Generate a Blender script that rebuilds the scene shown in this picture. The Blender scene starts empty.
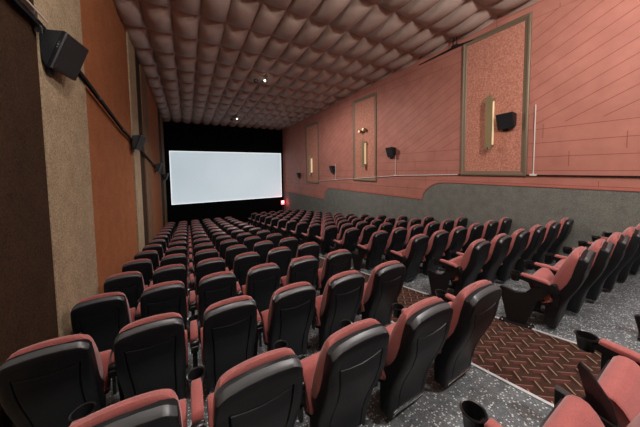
import bpy, math, random
from mathutils import Matrix, Vector
random.seed(7)
PI = math.pi
SC = bpy.context.scene
COL = SC.collection
R_ = math.radians

# ------------------------------------------------------------ camera (at the origin, room measured from it)
YAW, PITCH, ROLL, FPX, PPY = 0.5150, 0.0531, 0.0126, 234.65, 181.4
def view_rows():
    cy, sy, cp, sp, cr, sr = math.cos(YAW), math.sin(YAW), math.cos(PITCH), math.sin(PITCH), math.cos(ROLL), math.sin(ROLL)
    r = Vector((cy, -sy, 0)); f0 = Vector((sy, cy, 0)); u0 = Vector((0, 0, 1))
    f = f0 * cp - u0 * sp; u = f0 * sp + u0 * cp
    return r * cr - u * sr, r * sr + u * cr, f
_r, _u, _f = view_rows()
cam = bpy.data.cameras.new('camera'); camo = bpy.data.objects.new('camera', cam); COL.objects.link(camo)
cam.sensor_fit = 'HORIZONTAL'; cam.sensor_width = 36.0; cam.lens = FPX / 640 * 36
cam.shift_y = -(427 / 2 - PPY) / 640
cam.clip_start = 0.05; cam.clip_end = 100
camo.matrix_world = Matrix(((_r.x, _u.x, -_f.x, 0), (_r.y, _u.y, -_f.y, 0), (_r.z, _u.z, -_f.z, 0), (0, 0, 0, 1)))
SC.camera = camo

# ------------------------------------------------------------ world and room light
w = bpy.data.worlds.new('world'); SC.world = w; w.use_nodes = True
w.node_tree.nodes['Background'].inputs[0].default_value = (0.9, 0.93, 1.0, 1)
w.node_tree.nodes['Background'].inputs[1].default_value = 0.006
SC.view_settings.view_transform = 'Standard'; SC.view_settings.look = 'None'
SC.view_settings.exposure = 0.0; SC.view_settings.gamma = 1.0
SC.view_settings.use_curve_mapping = False
def lamp(x, y, z, watts, size=0.16, col=(1.0, 0.97, 0.94)):
    l = bpy.data.lights.new('house_light', 'POINT'); l.energy = watts; l.shadow_soft_size = size; l.color = col
    o = bpy.data.objects.new('house_light', l); COL.objects.link(o); o.location = (x, y, z)
LAMPS = [(0.7, 1.0, 3.15, 250), (3.1, -1.0, 2.6, 460), (4.2, 0.2, 3.0, 150)]
for a in LAMPS: lamp(*a)
for x, y, z, e in ((2.45, 8.75, 3.2, 980), (2.60, 15.1, 3.05, 25)):      # the two lit ceiling spotlights
    l = bpy.data.lights.new('ceiling_spot_light', 'SPOT'); l.energy = e; l.spot_size = R_(165); l.spot_blend = 0.6; l.shadow_soft_size = 0.08; l.color = (1, .97, .94)
    o = bpy.data.objects.new('ceiling_spot_light', l); COL.objects.link(o); o.location = (x + .16, y - .05, z); o.rotation_euler = (0, -R_(14), 0)

# ------------------------------------------------------------ measured room
XL, XR, YF, YB = -1.15, 6.69, 17.75, -3.6
ZC, MC = 3.69, 0.0274
def zc(y): return ZC - MC * y
def zf(y): return -1.6581 - 0.1783 * y + 0.003 * y * y     # the raked floor
def slope(y): return math.atan(-0.1783 + 0.006 * y)

# ------------------------------------------------------------ materials
def mat(name, col, rough=0.6, metal=0.0, spec=0.5, emit=None, estr=0.0, sheen=0.0, coat=0.0):
    m = bpy.data.materials.new(name); m.use_nodes = True
    b = m.node_tree.nodes['Principled BSDF']
    b.inputs['Base Color'].default_value = (*col, 1); b.inputs['Roughness'].default_value = rough
    b.inputs['Metallic'].default_value = metal; b.inputs['Specular IOR Level'].default_value = spec
    if sheen: b.inputs['Sheen Weight'].default_value = sheen
    if coat: b.inputs['Coat Weight'].default_value = coat
    if emit: b.inputs['Emission Color'].default_value = (*emit, 1); b.inputs['Emission Strength'].default_value = estr
    return m
class NT:
    """small helper to wire shader maths"""
    def __init__(s, m): s.t = m.node_tree; s.b = s.t.nodes['Principled BSDF']
    def n(s, kind, **kw):
        x = s.t.nodes.new(kind)
        for k, v in kw.items(): setattr(x, k, v)
        return x
    def link(s, a, b): s.t.links.new(a, b)
    def coord(s, kind='Object'):
        return s.n('ShaderNodeTexCoord').outputs[kind]
    def sep(s, v):
        x = s.n('ShaderNodeSeparateXYZ'); s.link(v, x.inputs[0]); return x.outputs
    def m(s, op, a, b=None, c=None):
        x = s.n('ShaderNodeMath', operation=op)
        for i, v in enumerate((a, b, c)):
            if v is None: continue
            if isinstance(v, (int, float)): x.inputs[i].default_value = v
            else: s.link(v, x.inputs[i])
        return x.outputs[0]
    def noise(s, scale, detail=2, rough=0.5, vec=None):
        x = s.n('ShaderNodeTexNoise'); x.inputs['Scale'].default_value = scale; x.inputs['Detail'].default_value = detail
        x.inputs['Roughness'].default_value = rough
        s.link(vec if vec is not None else s.coord(), x.inputs['Vector']); return x.outputs['Fac']
    def ramp(s, fac, stops):
        x = s.n('ShaderNodeValToRGB'); e = x.color_ramp.elements
        while len(e) < len(stops): e.new(0.5)
        for i, (p, c) in enumerate(stops): e[i].position = p; e[i].color = (*c, 1)
        s.link(fac, x.inputs[0]); return x.outputs[0]
    def mix(s, fac, a, b):
        x = s.n('ShaderNodeMix', data_type='RGBA')
        if isinstance(fac, (int, float)): x.inputs[0].default_value = fac
        else: s.link(fac, x.inputs[0])
        for i, v in ((6, a), (7, b)):
            if isinstance(v, tuple): x.inputs[i].default_value = (*v, 1)
            else: s.link(v, x.inputs[i])
        return x.outputs[2]
    def color(s, c): s.link(c, s.b.inputs['Base Color'])
    def bump(s, h, strength=0.3, dist=0.01):
        x = s.n('ShaderNodeBump'); x.inputs['Strength'].default_value = strength; x.inputs['Distance'].default_value = dist
        s.link(h, x.inputs['Height']); s.link(x.outputs[0], s.b.inputs['Normal'])

def fabric(name, c1, c2, scale=60, rough=0.95, bump=0.4, dist=0.004, detail=3):
    m = mat(name, c1, rough, spec=0.15); t = NT(m)
    f = t.noise(scale, detail, 0.7); g = t.noise(scale * 0.08, 3)
    f2 = t.m('ADD', t.m('MULTIPLY', f, 0.75), t.m('MULTIPLY', g, 0.25))
    t.color(t.ramp(f2, [(0.35, c1), (0.65, c2)])); t.bump(f, bump, dist); return m

M = {}
M['dark_cloth'] = fabric('dark_brown_carpet', (0.016, 0.007, 0.003), (0.046, 0.023, 0.011), 55)
M['beige_cloth'] = fabric('beige_carpet', (0.18, 0.13, 0.078), (0.41, 0.315, 0.205), 55)
M['orange_cloth'] = fabric('orange_carpet', (0.20, 0.068, 0.024), (0.33, 0.122, 0.05), 50)
M['tan_cloth'] = fabric('tan_carpet', (0.10, 0.055, 0.03), (0.20, 0.12, 0.07), 50)
M['grey_cloth'] = fabric('grey_wall_carpet', (0.10, 0.103, 0.092), (0.21, 0.21, 0.185), 60)
M['black'] = mat('black_masking_cloth', (0.003, 0.003, 0.003), 1.0, spec=0.05)
M['red'] = fabric('rose_red_seat_fabric', (0.28, 0.080, 0.074), (0.39, 0.120, 0.112), 160, 0.85, 0.25, 0.002)
M['red'].node_tree.nodes['Principled BSDF'].inputs['Sheen Weight'].default_value = 0.25
M['plastic'] = mat('black_seat_plastic', (0.0050, 0.0058, 0.0075), 0.44, spec=0.42)
M['rim'] = mat('shell_rim_highlight', (0.055, 0.062, 0.068), 0.38, spec=0.5)  # grey paints in the light caught by the black shell's top bevel
_t = NT(M['plastic']); _t.bump(_t.noise(500, 1), 0.12, 0.001)
M['arm_plastic'] = mat('black_arm_plastic', (0.008, 0.008, 0.009), 0.3, spec=0.5)
M['iron'] = mat('black_painted_iron', (0.010, 0.010, 0.011), 0.45)
M['chrome'] = mat('bright_bolt_metal', (0.75, 0.76, 0.78), 0.22, 1.0)
M['alu'] = mat('aluminium_edging', (0.62, 0.65, 0.67), 0.45, 0.25)
M['gold'] = mat('aged_gold_metal', (0.38, 0.29, 0.16), 0.42, 0.7)
M['frame_gold'] = mat('bronze_gold_moulding', (0.18, 0.13, 0.085), 0.5, 0.3)
M['speaker'] = mat('black_speaker_shell', (0.006, 0.007, 0.009), 0.45)
M['grille'] = mat('black_speaker_grille', (0.006, 0.006, 0.007), 0.65)
M['white_plastic'] = mat('pale_conduit_plastic', (0.62, 0.56, 0.52), 0.5)
M['rail'] = mat('black_cable_rail', (0.005, 0.005, 0.006), 0.8, spec=0.2)
M['brass'] = mat('brass_fixture', (0.30, 0.21, 0.12), 0.35, 0.8)
M['screen'] = mat('lit_projection_screen', (0.6, 0.6, 0.6), 0.9, emit=(0.62, 0.74, 0.80), estr=0.66)
_t = NT(M['screen'])
_t.link(_t.ramp(_t.noise(0.35, 2), [(0.3, (0.54, 0.67, 0.74)), (0.7, (0.64, 0.78, 0.85))]), _t.b.inputs['Emission Color'])
M['screen_edge'] = mat('white_screen_border', (0.8, 0.8, 0.8), 0.8, emit=(0.85, 0.92, 0.95), estr=0.9)
M['glow'] = mat('cream_sconce_diffuser', (0.75, 0.62, 0.40), 0.5, emit=(1.0, 0.80, 0.45), estr=0.35)
M['lamp_on'] = mat('lit_lamp_lens', (0.9, 0.9, 0.9), 0.3, emit=(1.0, 0.95, 0.85), estr=6)
M['exit_red'] = mat('lit_red_sign', (0.6, 0.05, 0.05), 0.4, emit=(1.0, 0.10, 0.12), estr=5.0)
M['exit_white'] = mat('lit_pale_sign', (0.8, 0.6, 0.6), 0.4, emit=(1.0, 0.6, 0.62), estr=5.0)

# quilted ceiling leatherette
M['quilt'] = mat('brown_quilted_leatherette', (0.20, 0.125, 0.105), 0.55, spec=0.35)
_t = NT(M['quilt']); _g = _t.noise(1.3, 3)
_t.color(_t.ramp(_g, [(0.3, (0.33, 0.235, 0.195)), (0.7, (0.43, 0.32, 0.272))])); _t.bump(_t.noise(9, 4, 0.6), 0.25, 0.01)

# grey flecked floor
M['floor'] = mat('grey_flecked_floor', (0.1, 0.11, 0.12), 0.55, spec=0.3); _t = NT(M['floor'])
_v = _t.n('ShaderNodeTexVoronoi'); _v.inputs['Scale'].default_value = 52; _t.link(_t.coord(), _v.inputs['Vector'])
_s = _t.sep(_v.outputs['Color'])
_big = _t.m('MULTIPLY', _t.m('LESS_THAN', _v.outputs['Distance'], 0.34), _t.m('GREATER_THAN', _s[0], 0.52))
_v2 = _t.n('ShaderNodeTexVoronoi'); _v2.inputs['Scale'].default_value = 120; _t.link(_t.coord(), _v2.inputs['Vector'])
_s2 = _t.sep(_v2.outputs['Color'])
_sm = _t.m('MULTIPLY', _t.m('LESS_THAN', _v2.outputs['Distance'], 0.4), _t.m('GREATER_THAN', _s2[1], 0.6))
_base = _t.ramp(_t.noise(14, 5, 0.75), [(0.35, (0.070, 0.080, 0.087)), (0.7, (0.185, 0.205, 0.218))])
_c = _t.mix(_t.m('MULTIPLY', _sm, 0.45), _base, (0.42, 0.45, 0.45))
_t.color(_t.mix(_t.m('MULTIPLY', _big, 0.85), _c, (0.74, 0.78, 0.78)))

# maroon woven aisle carpet: short tan dashes laid at right angles, with red bars beside them
M['aisle'] = mat('maroon_dash_pattern_carpet', (0.05, 0.02, 0.015), 0.95, spec=0.1); _t = NT(M['aisle'])
_x, _y, _z = _t.sep(_t.coord())
P_ = 0.142
def dashes(ox, oy, sgn, half, wid, shift=0.0):
    u = _t.m('SUBTRACT', _t.m('FRACT', _t.m('ADD', _t.m('DIVIDE', _x, P_), 100.5 - ox)), 0.5)
    v = _t.m('SUBTRACT', _t.m('FRACT', _t.m('ADD', _t.m('DIVIDE', _y, P_), 100.5 - oy)), 0.5)
    al = _t.m('MULTIPLY', _t.m('ADD', u, _t.m('MULTIPLY', v, sgn)), 0.7071)
    ac = _t.m('SUBTRACT', _t.m('MULTIPLY', _t.m('SUBTRACT', v, _t.m('MULTIPLY', u, sgn)), 0.7071), shift)
    return _t.m('MULTIPLY', _t.m('LESS_THAN', _t.m('ABSOLUTE', al), half), _t.m('LESS_THAN', _t.m('ABSOLUTE', ac), wid))
_A = dashes(0.0, 0.0, 1, 0.40, 0.030); _B = dashes(0.45, 0.5, -1, 0.46, 0.028)
_Rb = dashes(0.45, 0.5, -1, 0.34, 0.12, -0.16); _Dk = dashes(0.0, 0.0, 1, 0.36, 0.10, 0.13)
_b0 = _t.ramp(_t.noise(240, 2), [(0.35, (0.030, 0.014, 0.010)), (0.7, (0.065, 0.034, 0.025))])
_c = _t.mix(_Dk, _b0, (0.032, 0.015, 0.010))
_c = _t.mix(_Rb, _c, (0.085, 0.028, 0.024))
_c = _t.mix(_t.m('MULTIPLY', _B, 0.8), _c, (0.23, 0.135, 0.10))
_c = _t.mix(_t.m('MULTIPLY', _A, 0.9), _c, (0.30, 0.21, 0.145))
_t.color(_c); _t.bump(_t.noise(300, 2), 0.4, 0.004)

# salmon boarded wall: bands of straight boards above and below a field of slanting boards
M['pink'] = mat('salmon_painted_boards', (0.5, 0.17, 0.12), 0.62, spec=0.3); _t = NT(M['pink'])
_x, _y, _z = _t.sep(_t.coord())
def groove(val, period, off, wid):
    f = _t.m('FRACT', _t.m('ADD', _t.m('DIVIDE', val, period), 50 + off))
    return _t.m('LESS_THAN', f, wid / period)
_ca, _sa = math.cos(R_(28)), math.sin(R_(28))
_dv = _t.m('ADD', _t.m('MULTIPLY', _z, _ca), _t.m('MULTIPLY', _y, _sa))      # across the slanting boards
_lift = _t.m('MULTIPLY', _t.m('FLOOR', _t.m('DIVIDE', _t.m('SUBTRACT', _y, 3.4), 4.2)), -0.35)
_lo = _t.m('ADD', _lift, 0.55); _hi = _t.m('ADD', _lift, 2.85)
_field = _t.m('MULTIPLY', _t.m('GREATER_THAN', _z, _lo), _t.m('LESS_THAN', _z, _hi))
_gd = groove(_dv, 0.235, 0.2, 0.014); _gh = groove(_z, 0.30, 0.35, 0.014)
_seam = _t.m('MULTIPLY', groove(_t.m('ADD', _y, _t.m('MULTIPLY', _t.m('FLOOR', _t.m('DIVIDE', _z, 0.30)), 0.71)), 1.83, 0.1, 0.012), _t.m('SUBTRACT', 1.0, _field))
_g = _t.m('ADD', _t.m('MULTIPLY', _gd, _field), _t.m('MULTIPLY', _gh, _t.m('SUBTRACT', 1.0, _field)))
_g = _t.m('MINIMUM', _t.m('ADD', _g, _seam), 1.0)
_pc = _t.ramp(_t.noise(2.2, 4, 0.6), [(0.3, (0.345, 0.132, 0.098)), (0.7, (0.425, 0.168, 0.126))])
_t.color(_t.mix(_t.m('MULTIPLY', _g, 0.75), _pc, (0.20, 0.055, 0.04)))
_t.bump(_t.m('SUBTRACT', _t.m('MULTIPLY', _t.noise(90, 3), 0.15), _g), 0.5, 0.006)
M['pink_trim'] = mat('salmon_wall_trim', (0.40, 0.12, 0.09), 0.6)

# speckled plaster inside the framed panels
M['speckle'] = mat('salmon_speckled_plaster', (0.5, 0.2, 0.15), 0.8); _t = NT(M['speckle'])
_sn = _t.noise(32, 3, 0.7); _sn2 = _t.noise(70, 2)
_t.color(_t.ramp(_sn, [(0.38, (0.34, 0.115, 0.075)), (0.52, (0.47, 0.19, 0.13)), (0.68, (0.54, 0.27, 0.18))])); _t.bump(_sn, 0.8, 0.012)

# ------------------------------------------------------------ mesh helpers
def link_mesh(name, verts, faces, mats, parent=None, smooth=False, idx=None, loc=None):
    me = bpy.data.meshes.new(name); me.from_pydata([tuple(v) for v in verts], [], faces)
    for m in (mats if isinstance(mats, (list, tuple)) else [mats]): me.materials.append(m)
    if idx: me.polygons.foreach_set('material_index', idx)
    me.validate(); 
    import bmesh
    bm = bmesh.new(); bm.from_mesh(me); bmesh.ops.recalc_face_normals(bm, faces=bm.faces); bm.to_mesh(me); bm.free()
    if smooth:
        me.polygons.foreach_set('use_smooth', [True] * len(me.polygons)); me.set_sharp_from_angle(angle=R_(smooth if smooth is not True else 40))
    o = bpy.data.objects.new(name, me); COL.objects.link(o)
    if parent: o.parent = parent
    if loc: o.location = loc
    return o
class MB:
    def __init__(s): s.v = []; s.f = []; s.i = []
    def add(s, v, f, mi=0):
        n = len(s.v); s.v += [Vector(p) for p in v]; s.f += [tuple(a + n for a in q) for q in f]; s.i += [mi] * len(f); return s
    def box(s, x0, x1, y0, y1, z0, z1, mi=0):
        v = [(x, y, z) for z in (z0, z1) for y in (y0, y1) for x in (x0, x1)]
        return s.add(v, [(0, 1, 3, 2), (4, 6, 7, 5), (0, 4, 5, 1), (2, 3, 7, 6), (0, 2, 6, 4), (1, 5, 7, 3)], mi)
    def prism(s, pts, a0, a1, axis='x', mi=0, inset=0.0):
        """polygon extruded along an axis, with chamfered rims when inset > 0"""
        def P(a, p): return (a, p[0], p[1]) if axis == 'x' else ((p[0], a, p[1]) if axis == 'y' else (p[0], p[1], a))
        n = len(pts); cx = sum(p[0] for p in pts) / n; cy = sum(p[1] for p in pts) / n
        def shr(p):
            d = math.hypot(p[0] - cx, p[1] - cy) or 1; k = (d - inset) / d
            return (cx + (p[0] - cx) * k, cy + (p[1] - cy) * k)
        sg = 1 if a1 > a0 else -1
        rings = [[P(a0, p) for p in pts], [P(a1, p) for p in pts]]
        if inset > 0:
            rings = [[P(a0, shr(p)) for p in pts], [P(a0 + sg * inset, p) for p in pts], [P(a1 - sg * inset, p) for p in pts], [P(a1, shr(p)) for p in pts]]
        return s.rings(rings, mi=mi)
    def rings(s, rings, caps=True, mi=0, closed=True):
        n = len(rings[0]); v = [p for r in rings for p in r]; f = []
        for k in range(len(rings) - 1):
            for j in range(n if closed else n - 1):
                a, b = k * n + j, k * n + (j + 1) % n
                f.append((a, b, b + n, a + n))
        if caps: f.append(tuple(range(n))); f.append(tuple(range((len(rings) - 1) * n, len(rings) * n)))
        return s.add(v, f, mi)
    def tube(s, path, r, n=10, mi=0, caps=True):
        rings = []; path = [Vector(p) for p in path]
        for k, p in enumerate(path):
            d = (path[min(k + 1, len(path) - 1)] - path[max(k - 1, 0)]).normalized()
            a = d.cross(Vector((0, 0, 1))); a = a.normalized() if a.length > 1e-3 else Vector((1, 0, 0)); b = d.cross(a)
            rr = r[k] if isinstance(r, (list, tuple)) else r
            rings.append([p + (a * math.cos(2 * PI * j / n) + b * math.sin(2 * PI * j / n)) * rr for j in range(n)])
        return s.rings(rings, caps, mi)
    def lathe(s, prof, c=(0, 0, 0), n=18, mi=0, axis='z'):
        rings = []
        for r, h in prof:
            ring = []
            for j in range(n):
                a = 2 * PI * j / n; p = (r * math.cos(a), r * math.sin(a), h)
                if axis == 'x': p = (p[2], p[0], p[1])
                if axis == 'y': p = (p[0], p[2], p[1])
                ring.append((c[0] + p[0], c[1] + p[1], c[2] + p[2]))
            rings.append(ring)
        return s.rings(rings, True, mi)
    def obj(s, name, mats, parent=None, smooth=False):
        return link_mesh(name, s.v, s.f, mats, parent, smooth, s.i)
def tag(o, label=None, cat=None, group=None, kind=None):
    for k, v in (('label', label), ('category', cat), ('group', group), ('kind', kind)):
        if v: o[k] = v
    return o
def empty(name, loc=(0, 0, 0), rz=0.0, rx=0.0):
    o = bpy.data.objects.new(name, None); COL.objects.link(o); o.empty_display_size = 0.1
    o.location = loc; o.rotation_euler = (rx, 0, rz); return o
def copy_tree(o, parent=None):
    c = o.copy(); COL.objects.link(c)
    if parent: c.parent = parent
    for ch in o.children: copy_tree(ch, c)
    return c
def lerp_tab(tab, t):
    for (a, va), (b, vb) in zip(tab, tab[1:]):
        if (t - a) * (t - b) <= 0:
            k = (t - a) / (b - a); k2 = k
            return va + (vb - va) * k2
    return tab[0][1] if abs(t - tab[0][0]) < abs(t - tab[-1][0]) else tab[-1][1]

# ------------------------------------------------------------ setting: floor, walls, ceiling
def ramp_strip(mb, x0, x1, ya, yb, dz0, dz1, n=60, mi=0):
    """a slab that follows the rake, from dz0 to dz1 above the floor line"""
    rings = []
    for k in range(n + 1):
        y = ya + (yb - ya) * k / n; z = zf(y)
        rings.append([(x0, y, z + dz0), (x1, y, z + dz0), (x1, y, z + dz1), (x0, y, z + dz1)])
    return mb.rings(rings, True, mi)
tag(ramp_strip(MB(), XL - 0.2, XR + 0.2, YB - 0.2, YF + 0.2, -0.25, 0.0).obj('floor', M['floor'], smooth=60), kind='structure')
CX0, CX1 = 2.267, 3.325
tag(ramp_strip(MB(), CX0, CX1, YB + .01, YF - 0.35, -0.02, 0.006).obj('aisle_carpet', M['aisle'], smooth=60),
    'maroon aisle carpet runner with tan dash pattern between the two seat blocks', 'carpet')
for k, x in enumerate((CX0, CX1)):
    e = ramp_strip(MB(), x - 0.014, x + 0.014, YB, YF - 0.35, -0.01, 0.012).obj('carpet_edging', M['alu'], smooth=60)
    tag(e, ['silver metal edging strip on the left side of the maroon aisle carpet', 'silver metal edging strip on the right side of the maroon aisle carpet'][k], 'floor edging', 'metal edgings of the aisle carpet')

# left wall: cloth bays of different colour, each standing slightly proud
bays = [(YB - .2, 2.38, 'beige_cloth', 0.0), (2.38, 3.19, 'dark_cloth', 0.02), (3.19, 4.33, 'beige_cloth', 0.03), (4.33, 7.46, 'orange_cloth', 0.0),
        (7.46, 8.35, 'beige_cloth', 0.03), (8.35, 9.25, 'dark_cloth', 0.0), (9.25, 10.5, 'tan_cloth', 0.03), (10.5, 14.4, 'orange_cloth', 0.0),
        (14.4, 15.6, 'dark_cloth', 0.0), (15.6, 16.9, 'tan_cloth', 0.03), (16.9, YF + .2, 'dark_cloth', 0.0)]
keys = ['dark_cloth', 'beige_cloth', 'orange_cloth', 'tan_cloth']
mb = MB()
for a, b, k, d in bays: mb.box(XL - 0.25, XL + d - 0.02, a, b, -4.6, 4.0, keys.index(k))
tag(mb.obj('wall_left', [M[k] for k in keys]), kind='structure')

# right wall: painted boards above, grey carpet below with a stepped and curved top line
WT = 0.12
def quarter(yc, z0, z1, ry, n=14, far=True):
    # convex quarter curve from (yc, z1) down to (yc+ry, z0)
    return [(yc + ry * math.sin(PI / 2 * k / n), z0 + (z1 - z0) * math.cos(PI / 2 * k / n)) for k in range(n + 1)]
top = [(YB - .2, -0.44)] + quarter(4.20, -1.03, -0.44, 0.80) + quarter(10.70, -1.69, -1.03, 0.6) + [(YF + .2, -1.69)]
low = [(YB - .2, -4.6), (YF + .2, -4.6)]
def wall_poly(mb, tops, bots, x0, x1, mi=0):
    # vertical strips between a bottom and a top line, given at shared y
    rings = [[(x0, y, zb), (x1, y, zb), (x1, y, zt), (x0, y, zt)] for (y, zb), (_, zt) in zip(bots, tops)]
    return mb.rings(rings, True, mi)
wall_poly(m1 := MB(), [(y, 4.0) for y, z in top], [(y, z) for y, z in top], XR, XR + 0.25)
tag(m1.obj('wall_right', M['pink']), kind='structure')
wall_poly(m2 := MB(), top, [(y, -4.6) for y, z in top], XR - 0.012, XR + 0.25)
tag(m2.obj('trim_1', M['grey_cloth']), kind='structure')
mb = MB(); rings = []
for k, (y, z) in enumerate(top):
    rings.append([(XR - 0.03, y, z - 0.012), (XR + 0.02, y, z - 0.012), (XR + 0.02, y, z + 0.03), (XR - 0.03, y, z + 0.03)])
tag(mb.rings(rings).obj('trim_2', M['pink_trim'], smooth=60), kind='structure')

tag(MB().box(XL - .25, XR + .25, YF, YF + 0.2, -4.8, 4.0).obj('wall_front', M['black']), kind='structure')
tag(MB().box(XL - .25, XR + .25, YB - 0.2, YB, -4.0, 4.0).obj('wall_back', M['tan_cloth']), kind='structure')

# quilted ceiling
QX, QY, OX, OY = 0.563, 1.08, -0.17, 6.2
def seam_line(o, q, a, b):
    """sample positions across whole quilt cells, closer together at the seams, clipped to a..b"""
    out = []
    for k in range(math.floor((a - o) / q), math.ceil((b - o) / q)):
        for t in (0, .03, .08, .16, .27, .4, .5, .6, .73, .84, .92, .97):
            out.append((o + (k + t) * q, t))
    return [(min(max(p, a), b), t) for p, t in out if a - .05 < p < b + .05]
def puff(t, e): return (1 - abs(2 * t - 1) ** e)
xs_, ys_ = seam_line(OX, QX, XL - .02, XR + .02), seam_line(OY, QY, YB, YF + .1)
verts, faces = [], []
for y, tv in ys_:
    for x, tu in xs_:
        verts.append((x, y, zc(y) + 0.03 - 0.17 * (puff(tu, 2.4) * puff(tv, 2.6)) ** .8))
NX, NY = len(xs_) - 1, len(ys_) - 1
for j in range(NY):
    for i in range(NX):
        a = j * (NX + 1) + i; faces.append((a, a + 1, a + NX + 2, a + NX + 1))
ceil = link_mesh('ceiling', verts, faces, M['quilt'], smooth=50)
tag(ceil, kind='structure')
tag(MB().box(XL - .25, XR + .25, YB - .2, YF + .2, 3.95, 4.1).obj('trim_3', M['black']), kind='structure')

# ------------------------------------------------------------ cinema screen
SY = 17.46
sc_ = empty('cinema_screen', (2.75, SY, -2.15)); tag(sc_, 'wide pale blue-white lit cinema screen on the black front wall', 'screen')
s0, s1, t0, t1 = -0.92 - 2.75, 6.41 - 2.75, 0.0, 3.40
MB().box(s0 + .05, s1 - .05, -0.01, 0.03, t0 + .05, t1 - .05).obj('screen_surface', M['screen'], sc_)
mb = MB()
for b in ((s0, s1, t0, t0 + .05), (s0, s1, t1 - .05, t1), (s0, s0 + .05, t0 + .05, t1 - .05), (s1 - .05, s1, t0 + .05, t1 - .05)):
    mb.box(b[0], b[1], -0.015, 0.03, b[2], b[3])
mb.obj('screen_border', M['screen_edge'], sc_)

# ------------------------------------------------------------ cinema seat
# rear face, and the front of the shell and of the pad, as y against height
REAR = [(0.03, .115), (.14, .10), (.25, .082), (.35, .050), (.44, .010), (.52, -.025), (.62, -.058), (.72, -.078), (.82, -.095), (.91, -.110)]
FRNT = [(0.03, .21), (.14, .21), (.30, .205), (.40, .17), (.46, .10), (.56, .045), (.66, .015), (.78, -.005), (.91, -.030)]
PADF = [(.38, .20), (.44, .195), (.50, .175), (.60, .145), (.70, .110), (.80, .072), (.88, .036), (.94, .004)]
WID = [(0.03, .196), (.2, .202), (.4, .212), (.6, .219), (.78, .216), (.91, .208)]
GRV = [(.10, .128), (.3, .134), (.45, .136), (.6, .142), (.75, .155), (.91, .155)]
ZT = .908
def arch(u): return -0.024 * u * u - 0.040 * abs(u) ** 10
def make_shell(parent):
    zs = [.035, .05] + [.09, .14, .19, .24, .29, .34, .39, .44, .48, .52, .57, .62, .67, .715] + [.745, .751, .757, .79, .83, .872, .882, .896, ZT]
    cols = []  # fractional columns on the rear, filled per height
    V, F = [], []
    rings = []
    for k, z in enumerate(zs):
        w_ = lerp_tab(WID, z); g = lerp_tab(GRV, z); r = 0.028
        xs = [-w_, -w_ + .004, -w_ + .011, -w_ + r, (-w_ + r - g) / 2 - .003, -g - .006, -g, -g + .006, -g * .5, 0, g * .5, g - .006, g, g + .006, (w_ - r + g) / 2 + .003, w_ - r, w_ - .011, w_ - .004, w_]
        top = z >= .858
        sh = {.872: 0.0, .882: .004, .896: .018, ZT: .036}.get(z, 0.0)
        ring = []
        for n, x in enumerate(xs):
            u = x / w_
            yy = lerp_tab(REAR, z) + sh
            d = w_ - abs(x)
            if d < r: yy += r * (1 - math.sqrt(max(0, 1 - ((r - d) / r) ** 2)))
            ing = .10 < z < .755
            if ing and n in (6, 12): yy += .011
            if z == .751 and 6 <= n <= 12: yy += .011
            if .09 < z < .7: yy += .010 * (1 - u * u) * (-1)
            za = z + (arch(u) * max(0, (z - .5) / (ZT - .5)) ** 1.5)
            if .74 < z < .76: za += -0.028 * math.cos(min(1, abs(x) / g) * PI / 2) + 0.012
            ring.append((x, yy, za))
        fr = []
        for x in [w_ * q for q in (.983, .93, .8, .6, .3, 0, -.3, -.6, -.8, -.93, -.983)]:
            u = x / w_
            yf = lerp_tab(FRNT, z)
            if z == ZT: yf -= .004
            za = z + arch(u) * max(0, (z - .5) / (ZT - .5)) ** 1.5
            fr.append((x, max(yf, lerp_tab(REAR, z) + sh + .006), za))
        rings.append(ring + fr)
    mb = MB().rings(rings); n = len(rings[0]); n0 = len(rings) - 3
    for q in range(n0, len(rings) - 1):
        for j in range(1, 17): mb.i[q * n + j] = 1
    return mb.obj('back_shell', [M['plastic'], M['rim']], parent, smooth=28)
def make_pad(parent):
    zs = [.36, .38, .42, .46, .52, .58, .64, .70, .76, .82, .87, .900, .918, .927]
    rings = []
    for z in zs:
        w_ = lerp_tab(WID, z) - .006
        if z < .44: w_ -= (.44 - z) * .25
        f = lerp_tab(PADF, z); b = lerp_tab(FRNT, z) - .012
        if z > .895: b -= .0
        rim = {.36: .03, .38: .012, .900: .004, .918: .014, .927: .028}.get(z, 0)
        f -= rim; b2 = b + rim * .3; w2 = w_ - rim * .5; r = .035
        r = min(r, max(.004, (f - b2) * .48))
        ring = []
        pts = [(-w2, b2)]
        for k in range(6):
            a = PI - k / 5 * PI / 2; pts.append((-w2 + r + r * math.cos(a), f - r + r * math.sin(a)))
        for x in (-.72, -.6, -.45, -.3, -.15, 0, .15, .3, .45, .6, .72): pts.append((x * w2, f + .004 * (1 - x * x)))
        for k in range(6):
            a = PI / 2 - k / 5 * PI / 2; pts.append((w2 - r + r * math.cos(a), f - r + r * math.sin(a)))
        pts.append((w2, b2))
        for x in (.92, .8, .65, .5, .25, 0, -.25, -.5, -.65, -.8, -.92): pts.append((x * w2, b2))
        for (x, y) in pts:
            u = x / max(w2, 1e-4); ring.append((x, y, z + arch(u * .985) * max(0, (z - .5) / (ZT - .5)) ** 1.5))
        rings.append(ring)
    return MB().rings(rings).obj('back_pad', M['red'], parent, smooth=50)
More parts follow.
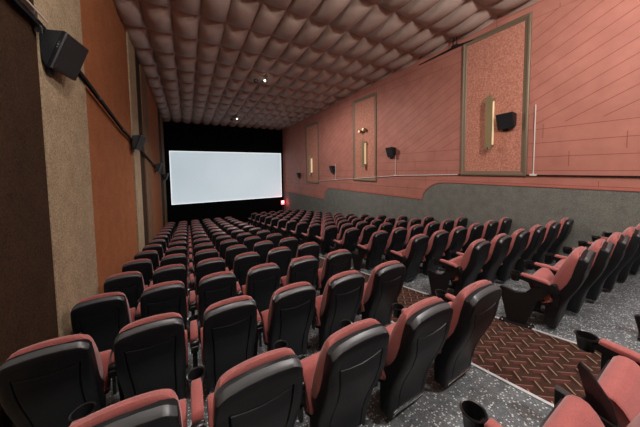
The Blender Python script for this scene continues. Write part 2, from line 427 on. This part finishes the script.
def make_cushion(parent, ang=58):
    ca, sa = math.cos(R_(ang)), math.sin(R_(ang))
    hy, hz = .222, .270
    L, T = .28, .11
    # outline in cushion frame: s along, t towards the sitter (up-back side)
    out = [(0, .0)] + [(.0, T * .8), (.02, T)] + [(L * .4, T * 1.04), (L * .8, T * 1.02)]
    for k in range(7):
        a = PI / 2 - PI * k / 6; out.append((L - .052 + .055 * math.cos(a), T * .5 + T * .5 * math.sin(a)))
    out += [(L * .5, 0)]
    rings = []
    for x, k in ((-.218, .80), (-.225, .92), (-.218, .985), (-.20, 1.0), (-.1, 1.01), (0, 1.015), (.1, 1.01), (.20, 1.0), (.218, .985), (.225, .92), (.218, .80)):
        rg = []
        for s_, t_ in out:
            s2 = .15 + (s_ - .15) * k; t2 = T / 2 + (t_ - T / 2) * k
            rg.append((x, hy + s2 * ca - t2 * sa, hz + s2 * sa + t2 * ca))
        rings.append(rg)
    c = MB().rings(rings).obj('seat_cushion', M['red'], parent, smooth=50)
    pan = []
    for x, k in ((-.222, .94), (-.214, 1.0), (0, 1.02), (.214, 1.0), (.222, .94)):
        rg = []
        for s_, t_ in [(-.02, -.020), (-.02, .045), (L * .5, .03), (L - .03, .012), (L - .02, -.002), (L * .6, -.022), (L * .2, -.030)]:
            s2 = .14 + (s_ - .14) * k; rg.append((x, hy + s2 * ca - t_ * k * sa, hz + s2 * sa + t_ * k * ca))
        pan.append(rg)
    MB().rings(pan).obj('cushion_pan', M['plastic'], c, smooth=40)
    return c
def make_standard(parent, x=.28, end=False):
    prof = [(.40, .49), (.19, .475), (.155, .44), (.22, .34), (.28, .22), (.33, .04), (.34, -.02), (.48, -.05), (.50, .05), (.41, .24), (.40, .36)]
    if end: prof = [(.615, .315), (.600, .335), (.46, .315), (.37, .345), (.31, .425), (.19, .475), (.155, .44), (.20, .36), (.27, .27), (.33, .04), (.35, -.02), (.53, -.06), (.56, .06)]
    o = MB().prism(prof, x - .020, x + .020, 'x', inset=.006).obj('standard', M['iron'], parent, smooth=30)
    t = math.tan(slope(5))
    mb = MB(); mb.rings([[(x - .05, y, t * y + .001), (x + .05, y, t * y + .001), (x + .05, y, t * y + .014), (x - .05, y, t * y + .014)] for y in (.29, .60)])
    f = mb.obj('base_plate', M['iron'], o)
    mb = MB()
    for dx in (-.036, .036):
        for y in (.32, .57): mb.lathe([(.010, 0), (.010, .008), (.006, .012)], (x + dx, y, t * y + .013), 8)
    mb.obj('bolt_heads', M['chrome'], f)
    return o
def make_arm(parent, x=.28):
    # bracket that carries the arm, narrow beam in plastic
    prof = [(.10, .490), (.13, .515), (.40, .530), (.44, .522), (.44, .490), (.40, .485), (.22, .455), (.12, .430), (.09, .45)]
    a = MB().prism(prof, x - .030, x + .030, 'x', inset=.006).obj('armrest', M['arm_plastic'], parent, smooth=30)
    mb = MB(); rings = []
    for y, z, hw, h in ((.165, .512, .024, .010), (.170, .516, .030, .022), (.20, .522, .031, .027), (.30, .530, .032, .028), (.37, .532, .030, .027), (.405, .535, .028, .024), (.412, .535, .022, .010)):
        rings.append([(x - hw, y, z), (x - hw, y, z + h * .7), (x - hw * .8, y, z + h), (x, y, z + h * 1.05), (x + hw * .8, y, z + h), (x + hw, y, z + h * .7), (x + hw, y, z)])
    mb.rings(rings).obj('arm_pad', M['red'], a, smooth=60)
    cup = MB().lathe([(.030, -.075), (.038, -.075), (.048, .0), (.057, .014), (.055, .019), (.047, .016), (.044, .0), (.036, -.062), (.0005, -.062)], (x, .468, .530), 20)
    cup.obj('cup_holder', M['arm_plastic'], a, smooth=40)
    h = MB().lathe([(.020, -.034), (.028, -.034), (.032, -.026), (.032, .026), (.028, .034), (.020, .034)], (x, .135, .502), 16, axis='x')
    h.lathe([(.008, -.012), (.012, -.008), (.012, .012)], (x, .10, .40), 8)
    h.box(x - .010, x + .010, .10, .14, .30, .49)
    h.obj('arm_hinge', M['arm_plastic'], a, smooth=40)
    return a
def make_strip(shell):
    mb = MB(); mb.tube([(-.16, .108, .068), (.16, .108, .068)], .008, 6)
    mb.lathe([(.009, 0), (.009, .006), (.005, .009)], (-.17, .100, .066), 8, axis='y')
    mb.lathe([(.009, 0), (.009, .006), (.005, .009)], (.17, .100, .066), 8, axis='y')
    return mb.obj('trim_strip', M['chrome'], shell)
seat0 = empty('cinema_chair')
make_pad(seat0); make_strip(make_shell(seat0)); make_cushion(seat0); arm0 = make_arm(seat0); st0 = make_standard(seat0)
# a second version whose left side also carries an armrest (row ends)
seat_end = copy_tree(seat0)
make_arm(seat_end, -.235); make_standard(seat_end, -.235, True)
# a version that has lost its right armrest
seat_bare = copy_tree(seat0)
for ch in list(seat_bare.children):
    if ch.name.startswith('armrest'):
        for g in list(ch.children): bpy.data.objects.remove(g)
        bpy.data.objects.remove(ch)
MB().prism([(.18, .44), (.27, .46), (.325, .66), (.315, .69), (.285, .665), (.21, .56)], .266, .290, 'x', inset=.006).obj('raised_armrest', M['arm_plastic'], seat_bare, smooth=30)

ORD = ['first', 'second', 'third', 'fourth', 'fifth', 'sixth', 'seventh', 'eighth', 'ninth', 'tenth', 'eleventh', 'twelfth', 'thirteenth', 'fourteenth', 'fifteenth', 'sixteenth', 'seventeenth']
used = set()
def place(kind, x, y, face, label, group):
    src = {'n': seat0, 'e': seat_end, 'b': seat_bare}[kind]
    o = src if kind not in used else copy_tree(src)
    used.add(kind)
    o.location = (x, y, zf(y)); o.rotation_euler = (0, 0, face)
    tag(o, label, 'chair', group)
S_ = 0.56
AL, AR = -0.1069, -0.0661
cols_left = {0: 'against the left wall', 1: 'second from the left wall', 2: 'third from the left wall', 3: 'third from the aisle', 4: 'second from the aisle', 5: 'on the aisle'}
for r in range(-1, 14):
    for c in range(0, 6):
        if r == -1 and c < 3: continue
        y = 2.0353 + (r - 1) * 1.0138
        if r == 0: y = 1.0916
        if r == -1: y = 0.085
        y += (c - 3) * S_ * math.sin(AL); x = -0.2778 + (c - 1) * S_ * math.cos(AL)
        kind = 'e' if c == 0 else ('b' if (r == -1 and c == 4) else 'n')
        place(kind, x, y, 0.0, 'red cinema chair, left block, %s row from camera, %s' % (ORD[r + 1], cols_left[c]), 'cinema seats of the left block')
cols_right = {0: 'on the aisle', 1: 'second from the aisle', 2: 'third from the aisle', 3: 'third from the right wall', 4: 'second from the right wall', 5: 'by the right wall'}
for r in range(-1, 15):
    for c in range(0, 6):
        if r == -1 and c > 0: continue
        y = 1.7913 + (r - 1) * 1.0023 + c * S_ * math.sin(AR); x = 3.6188 + c * S_ * math.cos(AR)
        place('e' if c == 0 else 'n', x, y, R_(5), 'red cinema chair, right block, %s row from camera, %s' % (ORD[r + 1], cols_right[c]), 'cinema seats of the right block')

# ------------------------------------------------------------ framed panels and sconces on the right wall
def panel(y0, y1, z0, z1, label):
    o = empty('wall_panel', (XR, (y0 + y1) / 2, z0)); tag(o, label, 'wall panel', 'framed panels on the right wall')
    hy = (y1 - y0) / 2; h = z1 - z0
    MB().box(-.012, 0.0, -hy + .06, hy - .06, .06, h - .06).obj('panel_board', M['speckle'], o)
    # mitred moulding with a stepped section
    sec = [(0.0, 0.0), (-.035, 0.0), (-.05, .02), (-.05, .05), (-.03, .075), (-.025, .105), (-.012, .12), (0.0, .12)]
    rings = []
    for cy_, cz_, sy_, sz_ in ((-hy, 0, 1, 1), (hy, 0, -1, 1), (hy, h, -1, -1), (-hy, h, 1, -1), (-hy, 0, 1, 1)):
        rings.append([(px, cy_ + sy_ * d, cz_ + sz_ * d) for px, d in sec])
    MB().rings(rings, caps=False).obj('panel_frame', M['frame_gold'], o, smooth=30)
def sconce(y, z0, z1, label):
    o = empty('wall_sconce', (XR - .012, y, z0)); tag(o, label, 'wall light', 'gold sconces on the right wall')
    h = z1 - z0; 
    # front cover plate with a stepped crown and a rounded foot
    pr = [(-.075, .06), (-.05, .02), (0, 0), (.05, .02), (.075, .06), (.075, h - .21), (.14, h - .20), (.14, h - .15), (.055, h - .13), (.055, h - .09), (.085, h - .08), (.02, h - .05), (0, h), (-.02, h - .05), (-.085, h - .08), (-.055, h - .09), (-.055, h - .13), (-.14, h - .15), (-.14, h - .20), (-.075, h - .21)]
    rings = [[(a, p[0], p[1]) for p in pr] for a in (-.165, -.145)]
    cov = MB().rings(rings).obj('cover_plate', M['gold'], o)
    MB().lathe([(.0, -.03), (.03, -.028), (.035, 0), (.03, .028), (0, .03)], (-.155, -.0, .05), 12, axis='x').obj('boss', M['chrome'], cov, smooth=50)
    MB().box(-.140, -.03, -.062, .062, .15, h - .19).obj('diffuser', M['glow'], o)
    MB().box(-.03, 0, -.05, .05, .10, h - .14).obj('wall_bracket', M['gold'], o)
panel(2.31, 3.79, -0.23, 3.36, 'tall gold-framed speckled salmon panel nearest the camera, reaching the ceiling')
panel(7.14, 8.64, -0.55, 3.03, 'tall gold-framed salmon panel in the middle of the right wall')
panel(11.92, 13.58, -0.875, 2.72, 'tall gold-framed salmon panel nearest the screen, smallest in view')
sconce(3.04, 0.40, 1.80, 'tall gold sconce on the nearest framed panel, beside a black speaker')
sconce(7.80, 0.03, 1.26, 'tall gold sconce with cream light on the middle framed panel')
sconce(12.72, -0.36, 0.84, 'tall gold sconce on the farthest framed panel near the screen')
# small twin spotlight above the middle sconce
o = empty('spotlight', (XR, 7.88, 1.58)); tag(o, 'small brass twin spotlight above the sconce on the middle framed panel', 'wall light')
MB().box(-.08, 0, -.06, .06, -.04, .04).obj('mount', M['brass'], o)
for dy, dz in ((-.12, .06), (.13, .0)):
    hd = MB().lathe([(.03, -.08), (.06, -.07), (.07, .05), (.0005, .05)], (-.13, dy, dz), 12, axis='x').obj('lamp_head', M['brass'], o, smooth=50)
    MB().lathe([(.055, -.086), (.055, -.080)], (-.13, dy, dz), 12, axis='x').obj('lamp_lens', M['glow'], hd)

# ------------------------------------------------------------ cable runs and speakers on the walls
mb = MB()
lp = [(1.6, 1.47), (2.8, 1.335), (3.15, 1.33), (4.1, 1.22), (6.3, 0.84), (7.1, 0.77), (9.3, .47), (11.8, 0.17), (15.3, -0.27), (16.6, -.42)]
mb.rings([[(XL + .02, y, z - .026), (XL + .055, y, z - .026), (XL + .055, y, z + .026), (XL + .02, y, z + .026)] for y, z in lp])
rl = mb.obj('cable_rail', M['rail']); tag(rl, 'black cable rail running down the left wall past the speakers', 'cable rail')
MB().tube([(XL + .085, y, z + .045) for y, z in lp[:3]], .008, 6).obj('cable', M['white_plastic'], rl)
for y, z in ((3.05, 1.36), (3.12, 1.28), (4.75, 1.11), (6.2, .86), (6.9, .80)):
    MB().box(XL + .02, XL + .065, y - .008, y + .008, z - .03, z + .035).obj('cable_clip', M['chrome'], rl)
def make_speaker(label, group):
    """origin on the wall, x out into the room, seen side on along y"""
    o = empty('wall_speaker'); tag(o, label, 'speaker', group)
    quad = [(.0, .239), (.152, .262), (.028, -.088), (.0, -.02)]
    near = [(x + .02, -.13, z) for x, z in quad]
    dx, dy = .35 * math.sin(R_(10)), .35 * math.cos(R_(10))
    far = [(near[0][0], near[0][1] + dy, near[0][2]), (near[1][0] + dx, near[1][1] + dy, near[1][2]), (near[2][0] + dx, near[2][1] + dy, near[2][2]), (near[3][0], near[3][1] + dy, near[3][2])]
    MB().rings([near, far]).obj('speaker_body', M['speaker'], o)
    # front slab standing off the body, its rim chamfered
    c = [Vector(near[1]), Vector(far[1]), Vector(far[2]), Vector(near[2])]
    nrm = (c[1] - c[0]).cross(c[3] - c[0]).normalized()
    if nrm.x < 0: nrm = -nrm
    ctr = sum(c, Vector()) / 4
    MB().rings([[p + (ctr - p) * k + nrm * h for p in c] for k, h in ((.03, .0), (-.01, .006), (-.01, .028), (.03, .04))]).obj('speaker_front', M['speaker'], o)
    MB().rings([[p + (ctr - p) * .09 + nrm * h for p in c] for h in (.038, .044)]).obj('grille', M['grille'], o)
    b = MB(); b.box(-.0, .035, -.05, .05, -.14, .14); b.box(.0, .06, -.02, .02, -.05, .05); b.obj('bracket', M['iron'], o)
    return o
sp = make_speaker('black wall speaker on the left wall, largest and nearest the camera', 'speakers on the left wall')
sp.location = (XL + .0, 3.33, 1.08)
for y, z, lb in ((7.25, .62, 'black wall speaker on the left wall, second from the camera'), (11.75, .06, 'black wall speaker on the left wall, third from the camera'), (15.4, -.40, 'black wall speaker on the left wall, beside the screen')):
    c = copy_tree(sp); c.location = (XL + .02, y, z); tag(c, lb)
for y, z, lb in ((2.74, .98, 'black wall speaker on the nearest framed panel, right of its sconce'), (6.33, .50, 'black wall speaker between the nearest and the middle framed panel'), (10.35, -.10, 'black wall speaker between the middle and the farthest framed panel'), (14.6, -.50, 'small black wall speaker on the right wall, beside the screen')):
    c = copy_tree(sp); c.location = (XR - .01, y, z); c.rotation_euler = (0, 0, PI); tag(c, lb, group='speakers on the right wall')

mb = MB(); rp = [(-1.0, -.20), (2.2, -.20), (3.85, -.21), (6.1, -.28), (7.15, -.36), (10.1, -.56), (12.0, -.70)]
mb.tube([(XR - .03, y, z) for y, z in rp[:3]], .014, 8)
tag(mb.obj('wall_conduit', M['rail']), 'thin dark conduit along the foot of the nearest salmon wall boards', 'conduit')
mb = MB(); mb.tube([(XR - .03, y, z) for y, z in rp[2:]], .012, 8)
tag(mb.obj('wall_conduit', M['white_plastic']), 'thin pale conduit running on from the nearest panel towards the screen', 'conduit')
for y, z0, z1, lb in ((2.19, -.19, 1.34, 'pale upright conduit beside the nearest framed panel'), (6.14, -.27, .73, 'pale upright conduit behind the second speaker of the right wall'), (10.13, -.56, .24, 'pale upright conduit behind the third speaker of the right wall')):
    o = empty('upright_conduit', (XR - .03, y, z0)); tag(o, lb, 'conduit', 'upright conduits on the right wall')
    MB().tube([(0, 0, 0), (0, 0, z1 - z0)], .011, 8).obj('pipe', M['white_plastic'], o)
    MB().box(-.02, .03, -.06, .06, -.02, .02).obj('tee_fitting', M['white_plastic'], o)
# bracket near the ceiling above the nearest panel
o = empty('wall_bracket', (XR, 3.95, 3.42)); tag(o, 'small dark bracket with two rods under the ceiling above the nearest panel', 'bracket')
MB().tube([(-.12, -.05, .15), (-.12, -.05, -.06)], .012, 6).obj('rod', M['iron'], o)
MB().tube([(-.12, .05, .15), (-.12, .05, -.06)], .012, 6).obj('rod', M['iron'], o)
MB().box(-.16, -.0, -.08, .08, -.09, -.05).obj('foot', M['iron'], o)
MB().tube([(-.05, -.45, -.10), (-.05, -.05, -.07), (-.05, 1.2, -.11)], [.012, .03, .010], 6).obj('shadow_bar', M['iron'], o)  # dark bar modelled in place of the bracket's cast shadow along the wall

# ceiling spotlights
def ceil_light(x, y, label, s=1.0):
    o = empty('ceiling_spotlight', (x, y, zc(y) - .09)); tag(o, label, 'ceiling light', 'spotlights under the quilted ceiling')
    MB().lathe([(.03 * s, .06), (.22 * s, .05), (.24 * s, .02), (.22 * s, .0), (.02 * s, -.01)], (0, 0, 0), 20).obj('canopy', M['brass'], o, smooth=40)
    MB().tube([(-.12 * s, 0, 0), (-.12 * s, 0, -.10 * s)], .012, 6).obj('stem', M['brass'], o)
    hd = MB().lathe([(.035 * s, -.09 * s), (.06 * s, -.07 * s), (.07 * s, .05 * s), (.03 * s, .07 * s)], (-.12 * s, 0, -.13 * s), 12, axis='x').obj('lamp_head', M['iron'], o, smooth=40)
    hd2 = MB().lathe([(.035 * s, -.07 * s), (.05 * s, .05 * s), (.04 * s, .055 * s)], (.16 * s, -.05, -.10 * s), 12, axis='y').obj('lamp_head', M['brass'], o, smooth=40)
    MB().lathe([(.038 * s, -.082 * s), (.038 * s, -.075 * s)], (.16 * s, -.05, -.10 * s), 12, axis='y').obj('lamp_lens', M['lamp_on'], hd2)
ceil_light(2.45, 8.75, 'brass spotlight cluster with lit lens, larger of the two on the ceiling')
ceil_light(2.60, 15.1, 'spotlight with lit lens on the ceiling near the screen, smaller in view')

# exit sign in the far right corner
o = empty('exit_sign', (6.40, 17.25, -2.62)); tag(o, 'small glowing red sign low in the corner right of the screen', 'sign')
MB().box(-.11, .11, -.03, .03, -.10, .20).obj('sign_box', M['exit_red'], o)
MB().box(-.08, .08, -.04, -.031, 0.02, .17).obj('sign_face', M['exit_white'], o)
MB().box(-.05, .05, 0.0, .06, -1.2, -.10).obj('post', M['iron'], o)
l = bpy.data.lights.new('exit_glow', 'POINT'); l.energy = 9; l.color = (1, .08, .10); l.shadow_soft_size = .12
lo = bpy.data.objects.new('exit_glow', l); COL.objects.link(lo); lo.location = (6.42, 17.0, -2.5)
